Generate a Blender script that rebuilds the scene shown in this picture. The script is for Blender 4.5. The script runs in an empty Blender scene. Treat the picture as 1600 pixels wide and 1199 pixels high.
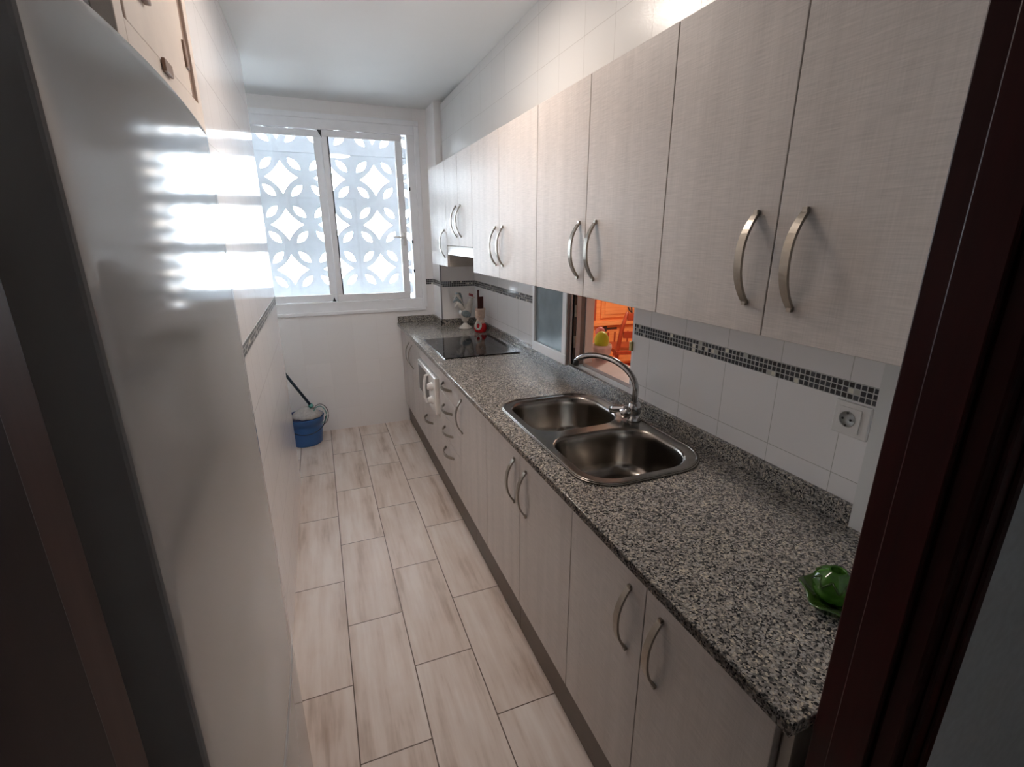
import bpy, bmesh, math, random
from mathutils import Vector, Matrix
random.seed(7)
PI = math.pi
S = bpy.context.scene
C = S.collection

# ---------------------------------------------------------------- camera
YAW, PITCH, ROLL, FPX = 21.4809, -16.9503, -0.0858, 751.833
cd = bpy.data.cameras.new('camera'); cam = bpy.data.objects.new('camera', cd); C.objects.link(cam)
y_, p_, r_ = math.radians(YAW), math.radians(PITCH), math.radians(ROLL)
Fv = Vector((math.sin(y_)*math.cos(p_), math.cos(y_)*math.cos(p_), math.sin(p_)))
Rv = Fv.cross(Vector((0, 0, 1))).normalized(); Uv = Rv.cross(Fv)
R2 = Rv*math.cos(r_) + Uv*math.sin(r_); U2 = -Rv*math.sin(r_) + Uv*math.cos(r_)
M = Matrix((R2, U2, -Fv)).transposed().to_4x4()
M.translation = Vector((-0.59984, 0.0, 1.56749))
cam.matrix_world = M
cd.sensor_fit = 'HORIZONTAL'; cd.sensor_width = 36.0; cd.lens = FPX/1600*36.0
cd.clip_start = 0.01
S.camera = cam

# ---------------------------------------------------------------- world, light, exposure
w = bpy.data.worlds.new('world'); S.world = w; w.use_nodes = True
bg = w.node_tree.nodes['Background']
bg.inputs[0].default_value = (0.80, 0.91, 1.0, 1); bg.inputs[1].default_value = 25.5
S.view_settings.view_transform = 'Standard'; S.view_settings.look = 'None'
S.view_settings.exposure = 0.68; S.view_settings.gamma = 1.0
S.view_settings.use_curve_mapping = False
S.cycles.max_bounces = 10; S.cycles.diffuse_bounces = 6; S.cycles.glossy_bounces = 5
S.cycles.transparent_max_bounces = 12; S.cycles.sample_clamp_indirect = 6.0
S.cycles.caustics_reflective = False; S.cycles.caustics_refractive = False
pl = bpy.data.lights.new('window_portal', 'AREA'); pl.shape = 'RECTANGLE'; pl.size = 1.56; pl.size_y = 1.42
pl.cycles.is_portal = True
po = bpy.data.objects.new('window_portal', pl); C.objects.link(po)
po.location = (-0.58, 4.55, 1.69); po.rotation_euler = (-PI/2, 0, 0)

# ---------------------------------------------------------------- material helpers
def new_mat(name):
    m = bpy.data.materials.new(name); m.use_nodes = True
    nt = m.node_tree; b = nt.nodes['Principled BSDF']
    return m, nt, b
def node(nt, t, **kw):
    n = nt.nodes.new(t)
    for k, v in kw.items():
        if k.startswith('i_'):
            n.inputs[k[2:].replace('_', ' ')].default_value = v
        else: setattr(n, k, v)
    return n
def math_n(nt, op, a, b=None, c=None):
    n = nt.nodes.new('ShaderNodeMath'); n.operation = op
    for i, v in enumerate((a, b, c)):
        if v is None: continue
        if isinstance(v, (int, float)): n.inputs[i].default_value = v
        else: nt.links.new(v, n.inputs[i])
    return n.outputs[0]
def mix(nt, fac, a, b, blend='MIX'):
    n = nt.nodes.new('ShaderNodeMix'); n.data_type = 'RGBA'; n.blend_type = blend
    for s, v in ((n.inputs[0], fac), (n.inputs[6], a), (n.inputs[7], b)):
        if isinstance(v, (int, float)): s.default_value = v
        elif isinstance(v, tuple): s.default_value = (*v, 1)
        else: nt.links.new(v, s)
    return n.outputs[2]
def pos(nt):
    g = nt.nodes.new('ShaderNodeNewGeometry')
    s = nt.nodes.new('ShaderNodeSeparateXYZ'); nt.links.new(g.outputs['Position'], s.inputs[0])
    return g.outputs['Position'], s.outputs
def comb(nt, x, y, z):
    n = nt.nodes.new('ShaderNodeCombineXYZ')
    for i, v in enumerate((x, y, z)):
        if isinstance(v, (int, float)): n.inputs[i].default_value = v
        else: nt.links.new(v, n.inputs[i])
    return n.outputs[0]
def noise(nt, vec, scale, detail=3, rough=.5):
    n = nt.nodes.new('ShaderNodeTexNoise'); n.inputs['Scale'].default_value = scale
    n.inputs['Detail'].default_value = detail; n.inputs['Roughness'].default_value = rough
    nt.links.new(vec, n.inputs['Vector']); return n.outputs['Fac']
def ramp(nt, fac, stops, interp='LINEAR'):
    n = nt.nodes.new('ShaderNodeValToRGB'); n.color_ramp.interpolation = interp
    el = n.color_ramp.elements
    while len(el) < len(stops): el.new(0.5)
    for e, (p, c) in zip(el, stops): e.position = p; e.color = (*c, 1)
    nt.links.new(fac, n.inputs[0]); return n.outputs[0]
def bump(nt, b, h, strength=.2, dist=.002):
    n = nt.nodes.new('ShaderNodeBump'); n.inputs['Strength'].default_value = strength
    n.inputs['Distance'].default_value = dist
    nt.links.new(h, n.inputs['Height']); nt.links.new(n.outputs[0], b.inputs['Normal'])
def plain(name, col, rough=.5, metal=0, spec=.5, var=.06, scale=18, coat=0):
    m, nt, b = new_mat(name)
    p, s = pos(nt)
    f = noise(nt, p, scale)
    c2 = tuple(max(0, c*(1-var)) for c in col); c1 = tuple(min(1, c*(1+var)) for c in col)
    c = ramp(nt, f, [(.3, c2), (.7, c1)])
    nt.links.new(c, b.inputs['Base Color'])
    b.inputs['Roughness'].default_value = rough; b.inputs['Metallic'].default_value = metal
    b.inputs['Specular IOR Level'].default_value = spec
    b.inputs['Coat Weight'].default_value = coat; b.inputs['Coat Roughness'].default_value = .08
    return m
def tile_mat(name, axis, col, uoff, rough=.12, grout=(.55, .53, .5)):
    m, nt, b = new_mat(name)
    p, s = pos(nt)
    z = s[2]; up = math_n(nt, 'MULTIPLY', math_n(nt, 'GREATER_THAN', z, 1.21), .044)
    zz = math_n(nt, 'SUBTRACT', math_n(nt, 'SUBTRACT', z, up), -0.013)      # joints at .987 + .2 n
    u = math_n(nt, 'ADD', s[0] if axis == 'x' else s[1], uoff)
    br = node(nt, 'ShaderNodeTexBrick', offset=0.0)
    br.inputs['Scale'].default_value = 1; br.inputs['Brick Width'].default_value = .194
    br.inputs['Row Height'].default_value = .2; br.inputs['Mortar Size'].default_value = .0011
    br.inputs['Mortar Smooth'].default_value = .3; br.inputs['Bias'].default_value = 0
    br.inputs['Color1'].default_value = (*col, 1)
    br.inputs['Color2'].default_value = (*(c*.965 for c in col), 1)
    br.inputs['Mortar'].default_value = (*grout, 1)
    nt.links.new(comb(nt, u, zz, 0), br.inputs['Vector'])
    nt.links.new(br.outputs['Color'], b.inputs['Base Color'])
    n = noise(nt, p, 5, 1)
    h = math_n(nt, 'ADD', math_n(nt, 'MULTIPLY', br.outputs['Fac'], -1), math_n(nt, 'MULTIPLY', n, .9))
    bump(nt, b, h, .12, .003)
    b.inputs['Roughness'].default_value = rough
    return m
def mosaic_mat(name, axis, uoff=0, rough=.12):
    m, nt, b = new_mat(name); p, s = pos(nt)
    u = math_n(nt, 'DIVIDE', math_n(nt, 'ADD', s[0] if axis == 'x' else s[1], uoff), .01467)
    v = math_n(nt, 'DIVIDE', math_n(nt, 'SUBTRACT', s[2], 1.187), .01467)
    fu, fv = math_n(nt, 'FRACT', u), math_n(nt, 'FRACT', v)
    def edge(f): return math_n(nt, 'MULTIPLY', math_n(nt, 'GREATER_THAN', f, .10), math_n(nt, 'LESS_THAN', f, .90))
    inside = math_n(nt, 'MULTIPLY', edge(fu), edge(fv))
    wn = node(nt, 'ShaderNodeTexWhiteNoise', noise_dimensions='2D')
    nt.links.new(comb(nt, math_n(nt, 'FLOOR', u), math_n(nt, 'FLOOR', v), 0), wn.inputs['Vector'])
    c = ramp(nt, wn.outputs['Value'], [(0, (.012, .014, .018)), (.3, (.03, .035, .042)), (.6, (.018, .02, .03)), (.80, (.05, .055, .065)), (.9, (.45, .44, .40)), (.96, (.75, .72, .62))], 'CONSTANT')
    nt.links.new(mix(nt, inside, (.5, .5, .49), c), b.inputs['Base Color'])
    b.inputs['Roughness'].default_value = rough
    bump(nt, b, inside, .4, .0015)
    return m
def granite_mat():
    m, nt, b = new_mat('granite'); p, s = pos(nt)
    v = node(nt, 'ShaderNodeTexVoronoi'); v.inputs['Scale'].default_value = 270
    nz = nt.nodes.new('ShaderNodeTexNoise'); nz.inputs['Scale'].default_value = 120; nt.links.new(p, nz.inputs['Vector'])
    vm = nt.nodes.new('ShaderNodeVectorMath'); vm.operation = 'MULTIPLY_ADD'
    nt.links.new(nz.outputs['Color'], vm.inputs[0]); vm.inputs[1].default_value = (.008,)*3; nt.links.new(p, vm.inputs[2])
    nt.links.new(vm.outputs[0], v.inputs['Vector'])
    sp = nt.nodes.new('ShaderNodeSeparateColor'); nt.links.new(v.outputs['Color'], sp.inputs[0])
    c = ramp(nt, sp.outputs[0], [(0, (.03, .03, .032)), (.16, (.10, .097, .095)), (.34, (.24, .225, .21)), (.56, (.40, .36, .32)), (.76, (.48, .455, .43)), (.92, (.66, .59, .48))], 'CONSTANT')
    big = noise(nt, p, 30, 2)
    c2 = mix(nt, .5, c, ramp(nt, big, [(.35, (.62, .62, .64)), (.65, (1, .97, .92))]), 'MULTIPLY')
    nt.links.new(c2, b.inputs['Base Color']); b.inputs['Roughness'].default_value = .16
    return m
def weave_mat(name, col, rough=.46):
    m, nt, b = new_mat(name); p, s = pos(nt)
    h = noise(nt, comb(nt, math_n(nt, 'MULTIPLY', s[0], 18), math_n(nt, 'MULTIPLY', s[1], 18), math_n(nt, 'MULTIPLY', s[2], 420)), 1, 2)
    v = noise(nt, comb(nt, math_n(nt, 'MULTIPLY', s[0], 420), math_n(nt, 'MULTIPLY', s[1], 420), math_n(nt, 'MULTIPLY', s[2], 14)), 1, 2)
    band = noise(nt, comb(nt, math_n(nt, 'MULTIPLY', s[0], 20), math_n(nt, 'MULTIPLY', s[1], 20), math_n(nt, 'MULTIPLY', s[2], .8)), 1, 2)
    f = math_n(nt, 'ADD', math_n(nt, 'ADD', math_n(nt, 'MULTIPLY', h, .45), math_n(nt, 'MULTIPLY', v, .25)), math_n(nt, 'MULTIPLY', band, .3))
    c = ramp(nt, f, [(.32, tuple(x*.80 for x in col)), (.68, tuple(min(1, x*1.12) for x in col))])
    nt.links.new(c, b.inputs['Base Color']); b.inputs['Roughness'].default_value = rough; b.inputs['Specular IOR Level'].default_value = .3
    bump(nt, b, f, .12, .001)
    return m
def floor_mat():
    m, nt, b = new_mat('floor_wood_tile'); p, s = pos(nt)
    br = node(nt, 'ShaderNodeTexBrick', offset=.5, offset_frequency=2)
    for k, v in {'Scale': 1, 'Brick Width': .598, 'Row Height': .2256, 'Mortar Size': .0022, 'Mortar Smooth': .1, 'Bias': 0}.items(): br.inputs[k].default_value = v
    br.inputs['Color1'].default_value = (0, 0, 0, 1); br.inputs['Color2'].default_value = (1, 1, 1, 1); br.inputs['Mortar'].default_value = (.5, .5, .5, 1)
    u = math_n(nt, 'ADD', s[1], -1.4795+.299+5.98); v = math_n(nt, 'ADD', s[0], .8681+.2256*10)
    nt.links.new(comb(nt, u, v, 0), br.inputs['Vector'])
    sc = nt.nodes.new('ShaderNodeSeparateColor'); nt.links.new(br.outputs['Color'], sc.inputs[0]); rnd = sc.outputs[0]
    off = math_n(nt, 'MULTIPLY', rnd, 37.0)
    g1 = noise(nt, comb(nt, math_n(nt, 'ADD', math_n(nt, 'MULTIPLY', s[0], 13), off), math_n(nt, 'ADD', math_n(nt, 'MULTIPLY', s[1], 1.6), off), 0), 1, 4, .55)
    g2 = noise(nt, comb(nt, math_n(nt, 'ADD', math_n(nt, 'MULTIPLY', s[0], 60), off), math_n(nt, 'MULTIPLY', s[1], 3), off), 1, 3, .6)
    g3 = noise(nt, comb(nt, math_n(nt, 'ADD', math_n(nt, 'MULTIPLY', s[0], 9), off), math_n(nt, 'MULTIPLY', s[1], 7), off), 1, 3, .6)
    f = math_n(nt, 'ADD', math_n(nt, 'MULTIPLY', g1, .65), math_n(nt, 'ADD', math_n(nt, 'MULTIPLY', g2, .22), math_n(nt, 'MULTIPLY', g3, .15)))
    c = ramp(nt, f, [(.33, (.47, .35, .275)), (.47, (.74, .625, .555)), (.62, (.85, .765, .71))])
    tint = ramp(nt, rnd, [(0, (.94, .92, .90)), (1, (1, 1, 1))])
    c = mix(nt, 1.0, c, tint, 'MULTIPLY')
    c = mix(nt, br.outputs['Fac'], c, (.13, .085, .06))
    nt.links.new(c, b.inputs['Base Color']); b.inputs['Roughness'].default_value = .34
    bump(nt, b, math_n(nt, 'MULTIPLY', br.outputs['Fac'], -1), .3, .002)
    return m
def wood_mat(name, c0, c1, rough=.3, axis=2):
    m, nt, b = new_mat(name); p, s = pos(nt)
    k = [40, 40, 40]; k[axis] = 2.5
    f = noise(nt, comb(nt, *(math_n(nt, 'MULTIPLY', s[i], k[i]) for i in range(3))), 1, 4, .6)
    nt.links.new(ramp(nt, f, [(.3, c0), (.7, c1)]), b.inputs['Base Color']); b.inputs['Roughness'].default_value = rough
    b.inputs['Specular IOR Level'].default_value = .22
    return m
def emit_mat(name, col, st):
    m, nt, b = new_mat(name)
    b.inputs['Base Color'].default_value = (*col, 1); b.inputs['Emission Color'].default_value = (*col, 1)
    b.inputs['Emission Strength'].default_value = st
    return m
def glass_mat(name, glare, glare_col, gloss=.08, tint=(1, 1, 1), rough=.02):
    m = bpy.data.materials.new(name); m.use_nodes = True; nt = m.node_tree; nt.nodes.clear()
    out = nt.nodes.new('ShaderNodeOutputMaterial')
    t = nt.nodes.new('ShaderNodeBsdfTransparent'); t.inputs[0].default_value = (*tint, 1)
    g = nt.nodes.new('ShaderNodeBsdfGlossy'); g.inputs['Roughness'].default_value = rough
    d = nt.nodes.new('ShaderNodeBsdfTranslucent'); d.inputs[0].default_value = (*glare_col, 1)
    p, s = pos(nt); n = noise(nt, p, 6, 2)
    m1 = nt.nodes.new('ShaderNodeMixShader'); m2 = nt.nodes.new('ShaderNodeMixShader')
    nt.links.new(math_n(nt, 'MULTIPLY', math_n(nt, 'ADD', n, .5), glare), m1.inputs[0])
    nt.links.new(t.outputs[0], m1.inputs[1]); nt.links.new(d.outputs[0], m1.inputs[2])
    fr = nt.nodes.new('ShaderNodeLayerWeight'); fr.inputs[0].default_value = .3
    nt.links.new(math_n(nt, 'ADD', math_n(nt, 'MULTIPLY', fr.outputs['Fresnel'], .6), gloss*.5), m2.inputs[0])
    nt.links.new(m1.outputs[0], m2.inputs[1]); nt.links.new(g.outputs[0], m2.inputs[2])
    nt.links.new(m2.outputs[0], out.inputs[0])
    return m

TILE = (.92, .895, .89)
MT = dict(
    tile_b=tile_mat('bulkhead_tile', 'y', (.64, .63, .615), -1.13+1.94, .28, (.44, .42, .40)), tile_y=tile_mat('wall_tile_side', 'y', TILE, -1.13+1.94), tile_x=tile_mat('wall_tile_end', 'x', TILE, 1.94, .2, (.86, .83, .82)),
    mos_y=mosaic_mat('mosaic_side', 'y', -.667+1.467), mos_l=mosaic_mat('mosaic_left', 'y', 1.467, .45), mos_x=mosaic_mat('mosaic_end', 'x', 1.467),
    plaster=plain('plaster_white', (.76, .755, .74), .8, var=.03, scale=3), ceil=plain('ceiling_paint', (.72, .72, .71), .85, var=.02, scale=2),
    hall=plain('hall_paint', (.74, .77, .79), .85, var=.05, scale=60),
    floor=floor_mat(), granite=granite_mat(), weave=weave_mat('linen_laminate', (.60, .545, .51)),
    carcass=plain('carcass_laminate', (.50, .45, .40), .45), dark=plain('hollow_shade', (.02, .016, .014), .6),
    kick=plain('kickboard_brown', (.115, .085, .065), .45), steel=plain('brushed_steel', (.29, .265, .24), .21, 1, var=.1, scale=40),
    nickel=plain('brushed_nickel', (.34, .31, .27), .3, 1, var=.08, scale=60),
    chrome=plain('chrome', (.50, .50, .51), .09, 1, var=.02), hob=plain('hob_black_glass', (.008, .008, .009), .07, var=.02, spec=.35),
    white=plain('white_enamel', (.82, .80, .78), .25, var=.02), upvc=plain('white_window_frame', (.92, .92, .94), .3, var=.02),
    fridge=plain('fridge_white', (.42, .415, .415), .10, var=.02, scale=3), fridge_side=plain('fridge_side_shade', (.13, .10, .10), .6, var=.05),  # dark side colour carries the shade on the fridge's unlit side
    gasket=plain('grey_gasket', (.22, .215, .22), .5), black=plain('black_plastic', (.02, .02, .022), .4),
    mahog=wood_mat('red_brown_varnish', (.022, .0020, .0025), (.040, .0035, .0040), .40), mahog_shade=wood_mat('shaded_varnish', (.012, .003, .005), (.018, .005, .007), .5),  # second varnish is a darker copy holding the dim hall's shade
    mahog_pale=wood_mat('pale_brown_varnish', (.045, .02, .019), (.07, .032, .028), .5),  # paler brown than the rest of the door frame
    cream=plain('cream_paint', (.80, .70, .62), .45, var=.03), brown=plain('brown_edge', (.28, .18, .13), .5),
    orange=wood_mat('orange_pine', (.80, .27, .085), (.95, .42, .16), .35, 0), redwood=wood_mat('red_brown_wood', (.30, .045, .02), (.42, .075, .03), .3),
    terracotta=wood_mat('terracotta_floor', (.38, .07, .03), (.52, .12, .05), .25, 0), iron=plain('black_iron', (.03, .02, .02), .5),
    glass=glass_mat('window_glass', .035, (.85, .93, 1)), frosted=plain('frosted_blue_glass', (.20, .27, .31), .14, var=.15, scale=9),  # translucent share of the window glass stands in for glare
    block=plain('breeze_block_white', (.74, .78, .82), .8, var=.04), blue=plain('blue_plastic', (.035, .13, .36), .35, var=.05),
    blue_dark=plain('dark_blue_plastic', (.03, .05, .17), .4), teal=plain('teal_plastic', (.10, .30, .27), .35), cloth=plain('white_cloth', (.46, .44, .43), .9, var=.12, scale=60),
    stick=plain('mop_stick', (.012, .03, .055), .35), ceramic=plain('white_ceramic', (.66, .63, .58), .2, var=.12, scale=50),
    ceramic_grey=plain('grey_blue_glaze', (.22, .27, .29), .2, var=.25, scale=70), red=plain('red_glaze', (.52, .015, .02), .15, var=.05),
    skin=plain('pink_beige_glaze', (.68, .50, .40), .25), comb=plain('dark_red_glaze', (.30, .03, .04), .3), darkwood=wood_mat('dark_brown_handle', (.05, .015, .012), (.10, .03, .022), .4),
    green=plain('green_glaze', (.035, .110, .010), .12, var=.3, scale=70), green_dark=plain('olive_green_glaze', (.035, .075, .012), .15, var=.3, scale=50),
    lime=plain('yellow_green_skin', (.55, .58, .03), .4, var=.1), pinkbowl=plain('pale_pink_ceramic', (.80, .62, .62), .3, var=.12, scale=30), pinkfruit=plain('pink_fruit', (.70, .20, .20), .45),
    grey_profile=plain('grey_aluminium', (.62, .63, .66), .4), sill=plain('pinkish_sill', (.60, .49, .47), .35, var=.05), brass=plain('brass', (.35, .28, .12), .35, 1),
)

# ---------------------------------------------------------------- geometry helpers
WL = {}
def wloc(o): return WL.get(o, Vector((0, 0, 0)))
def thing(name, label, cat, loc, group=None):
    o = bpy.data.objects.new(name, None); C.objects.link(o); o.location = loc; o.empty_display_size = .05
    WL[o] = Vector(loc); o['label'] = label; o['category'] = cat
    if group: o['group'] = group
    return o
def tag(o, label, cat, group=None):
    o['label'] = label; o['category'] = cat
    if group: o['group'] = group
    return o
def finish(name, bm, mat, parent=None, smooth=False, base=None, bevel=0, sub=0, label=None):
    """link a bmesh given in world coordinates as one object"""
    bmesh.ops.recalc_face_normals(bm, faces=bm.faces)
    me = bpy.data.meshes.new(name)
    org = wloc(parent) if parent else (Vector(base) if base else Vector((0, 0, 0)))
    bmesh.ops.translate(bm, vec=-org, verts=bm.verts)
    bm.to_mesh(me); bm.free()
    for mm in (mat if isinstance(mat, list) else [mat]): me.materials.append(mm)
    o = bpy.data.objects.new(name, me); C.objects.link(o)
    if parent: o.parent = parent; WL[o] = org
    else: o.location = org; WL[o] = org
    if smooth:
        for p in me.polygons: p.use_smooth = True
    if bevel:
        b = o.modifiers.new('bevel', 'BEVEL'); b.width = bevel; b.segments = 2; b.limit_method = 'ANGLE'
    if sub:
        sm = o.modifiers.new('sub', 'SUBSURF'); sm.levels = sub; sm.render_levels = sub
    if label: o['label'] = label
    return o
def box(bm, x0, x1, y0, y1, z0, z1, mi=0):
    v = [bm.verts.new((x, y, z)) for z in (z0, z1) for (x, y) in ((x0, y0), (x1, y0), (x1, y1), (x0, y1))]
    for f in ((0, 3, 2, 1), (4, 5, 6, 7), (0, 1, 5, 4), (1, 2, 6, 5), (2, 3, 7, 6), (3, 0, 4, 7)):
        bm.faces.new([v[i] for i in f]).material_index = mi
    return bm
def boxes(*bs):
    bm = bmesh.new()
    for b in bs: box(bm, *b)
    return bm
def bx(name, b, mat, parent=None, bevel=0, label=None, base=None): return finish(name, boxes(b), mat, parent, bevel=bevel, label=label, base=base)
def struct(name, bm, mat, bevel=0):
    o = finish(name, bm, mat, None, bevel=bevel); o['kind'] = 'structure'; return o
def ring(bm, pts):
    return [bm.verts.new(p) for p in pts]
def loft(bm, rings, close=True, cap0=True, cap1=True):
    rs = [ring(bm, r) for r in rings]; n = len(rs[0])
    for a, b in zip(rs[:-1], rs[1:]):
        for i in range(n if close else n-1):
            j = (i+1) % n
            bm.faces.new((a[i], a[j], b[j], b[i]))
    if cap0: bm.faces.new(rs[0][::-1])
    if cap1: bm.faces.new(rs[-1])
    return bm
def lathe(prof, c=(0, 0, 0), n=32, bm=None, sx=1, sy=1, cap0=True, cap1=True):
    bm = bm or bmesh.new()
    rings = [[(c[0]+r*sx*math.cos(2*PI*i/n), c[1]+r*sy*math.sin(2*PI*i/n), c[2]+z) for i in range(n)] for r, z in prof]
    return loft(bm, rings, True, cap0, cap1)
def tube(path, rad, n=10, bm=None, caps=True):
    bm = bm or bmesh.new(); path = [Vector(p) for p in path]
    if isinstance(rad, (int, float)): rad = [rad]*len(path)
    rings = []; up = None
    for i, p in enumerate(path):
        t = (path[min(i+1, len(path)-1)] - path[max(i-1, 0)]).normalized()
        if up is None: up = Vector((0, 0, 1)) if abs(t.z) < .9 else Vector((1, 0, 0))
        a = t.cross(up)
        if a.length < 1e-4: a = t.cross(Vector((0, 1, 0)))
        a.normalize(); b = t.cross(a); up = -b if False else b.cross(t)*1.0 if False else up
        rings.append([tuple(p + (a*math.cos(2*PI*k/n) + b*math.sin(2*PI*k/n))*rad[i]) for k in range(n)])
    return loft(bm, rings, True, caps, caps)
def rrect(x0, x1, y0, y1, r, n=8):
    """rounded rectangle, radii r = (near-left, near-right, far-right, far-left)"""
    if isinstance(r, (int, float)): r = (r,)*4
    pts = []
    for (cx, cy, rr, a0) in ((x0+r[0], y0+r[0], r[0], PI), (x1-r[1], y0+r[1], r[1], 1.5*PI), (x1-r[2], y1-r[2], r[2], 0), (x0+r[3], y1-r[3], r[3], .5*PI)):
        for i in range(n+1):
            a = a0 + .5*PI*i/n; pts.append((cx+rr*math.cos(a), cy+rr*math.sin(a)))
    return pts
def filled(splines, thick, bev=0):
    """2-D outlines (first outer, others holes) filled and extruded symmetrically about z = 0, as a bmesh"""
    cu = bpy.data.curves.new('tmp', 'CURVE'); cu.dimensions = '2D'; cu.fill_mode = 'BOTH'
    cu.extrude = thick/2-bev; cu.bevel_depth = bev; cu.bevel_resolution = 1
    for pts in splines:
        s = cu.splines.new('POLY'); s.points.add(len(pts)-1); s.use_cyclic_u = True
        for q, (x, y) in zip(s.points, pts): q.co = (x, y, 0, 1)
    o = bpy.data.objects.new('tmp', cu); C.objects.link(o)
    dg = bpy.context.evaluated_depsgraph_get()
    me = bpy.data.meshes.new_from_object(o.evaluated_get(dg))
    bm = bmesh.new(); bm.from_mesh(me)
    bpy.data.objects.remove(o); bpy.data.curves.remove(cu); bpy.data.meshes.remove(me)
    bmesh.ops.remove_doubles(bm, verts=bm.verts, dist=1e-5)
    return bm
def ellipsoid(c, r, bm=None, seg=20, rings=12, rot=None):
    bm2 = bmesh.new(); bmesh.ops.create_uvsphere(bm2, u_segments=seg, v_segments=rings, radius=1)
    Mx = Matrix.Translation(c) @ (rot or Matrix.Identity(4)) @ Matrix.Diagonal((*r, 1))
    bmesh.ops.transform(bm2, matrix=Mx, verts=bm2.verts)
    if bm is None: return bm2
    me = bpy.data.meshes.new('t'); bm2.to_mesh(me); bm2.free(); bm.from_mesh(me); bpy.data.meshes.remove(me)
    return bm
def skin(name, verts, edges, radii, mat, parent, sub=2, label=None):
    me = bpy.data.meshes.new(name); org = wloc(parent)
    me.from_pydata([Vector(v)-org for v in verts], edges, []); me.materials.append(mat)
    o = bpy.data.objects.new(name, me); C.objects.link(o); o.parent = parent; WL[o] = org
    s = o.modifiers.new('skin', 'SKIN'); s.use_smooth_shade = True
    for i, r in enumerate(radii): me.skin_vertices[0].data[i].radius = r if isinstance(r, tuple) else (r, r)
    me.skin_vertices[0].data[0].use_root = True
    m = o.modifiers.new('sub', 'SUBSURF'); m.levels = sub; m.render_levels = sub
    if label: o['label'] = label
    return o

# ================================================================= the room
XW, YE, ZC, CEIL = .575, 4.09, .88, 2.50
XL, YB = -.856, 3.22
struct('floor', boxes((-2.0, .755, -1.6, 4.5, -.10, 0)), MT['floor'])
struct('ceiling', boxes((-2.0, 3.9, -1.6, YB+.03, CEIL-.020, CEIL+.1), (-2.0, 3.9, YB+.03, 7.2, CEIL, CEIL+.1)), MT['ceil'])
# right wall with the pass-through opening
PY0, PY1, PZ0, PZ1 = 1.62, 2.03, .955, 1.36
struct('wall_right', boxes((XW, .63, .331, PY0, 0, CEIL), (XW, .63, PY1, 4.5, 0, CEIL), (XW, .63, PY0, PY1, 0, PZ0-.001), (XW, .63, PY0, PY1, PZ1, CEIL)), MT['tile_y'])
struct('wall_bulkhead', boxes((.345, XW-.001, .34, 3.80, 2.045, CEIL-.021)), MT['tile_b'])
struct('wall_column', boxes((.297, XW-.001, 3.814, YE, 0, CEIL-.001)), MT['tile_x'])
struct('wall_pilaster', boxes((.556, XW-.001, .34, .662, .88, 1.37)), MT['plaster'])
# left wall, stops short of the window wall; fridge niche in front of it
struct('wall_left', boxes((-1.02, XL, 1.075, YB, 0, 1.82), (-1.02, -.876, 1.03, 1.06, 1.82, CEIL), (-1.02, XL, 1.692, YB, 1.82, CEIL), (-1.02, XL, 1.06, 1.692, 2.442, CEIL)), MT['tile_y'])
struct('wall_niche', boxes((-1.50, -1.42, .25, 1.9, 0, CEIL), (-1.42, -1.02, 1.80, 1.88, 0, CEIL)), MT['plaster'])
struct('wall_recess', boxes((-1.60, -1.50, 1.9, 4.5, 0, CEIL), (-1.50, -1.02, YB-.10, YB-.02, 0, CEIL)), MT['plaster'])
# window wall
WX0, WX1, WZ0, WZ1 = -1.38, .205, .995, 2.385
struct('wall_end', boxes((-1.6, WX0, YE, 4.40, 0, CEIL), (WX1, XW, YE, 4.40, 0, CEIL), (WX0, WX1, YE, 4.40, 0, WZ0), (WX0, WX1, YE, 4.40, WZ1, CEIL)), MT['tile_x'])
for nm_, b_ in (('left', (-1.9, -1.67, 4.401, 4.50, 0, 2.7)), ('right', (.454, .9, 4.401, 4.50, 0, 2.7)), ('below', (-1.669, .4535, 4.401, 4.50, 0, .782)), ('above', (-1.669, .4535, 4.401, 4.50, 2.581, 2.7)), ('beam', (-1.669, .4535, 4.402, 4.50, 2.195, 2.2255))):
    struct('wall_outer_' + nm_, boxes(b_), MT['block'])
# doorway wall between hall and kitchen, hall shell
DX0, DX1 = -.753, .009
struct('wall_door', boxes((-2.0, DX0-.03, .262, .33, 0, CEIL-.021), (DX1+.03, .754, .262, .33, 0, CEIL-.021), (DX0-.03, DX1+.03, .262, .33, 2.12, CEIL-.021)), MT['hall'])
struct('wall_hall', boxes((-2.0, -1.9, -1.6, .262, 0, CEIL-.021), (1.4, 1.5, -1.6, .262, 0, CEIL-.021), (-2.0, 1.5, -1.7, -1.6, 0, CEIL-.021), (.755, 1.4, .162, .262, 0, CEIL-.021)), MT['hall'])
struct('floor_hall', boxes((.755, 1.5, -1.6, .262, -.1, 0)), MT['terracotta'])
# mosaic bands
def trim(n, b, mat): return struct('trim_%d' % n, boxes(b), mat)
trim(1, (XW-.002, XW+.01, .662, PY0-.003, 1.187, 1.231), MT['mos_y'])
trim(2, (XW-.002, XW+.01, PY1+.003, 3.8125, 1.187, 1.231), MT['mos_y'])
trim(3, (.2955, XW-.003, 3.812, 3.82, 1.187, 1.231), MT['mos_x'])
trim(4, (.295, .2965, 3.8135, YE-.003, 1.187, 1.231), MT['mos_y'])
trim(5, (.215, .2945, YE-.002, YE+.01, 1.187, 1.231), MT['mos_x'])
trim(6, (XL-.01, XL+.0015, 1.08, YB-.001, 1.187, 1.231), MT['mos_l'])
trim(7, (.291, .300, 3.808, 3.817, .93, 1.372), MT['gasket'])

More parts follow.
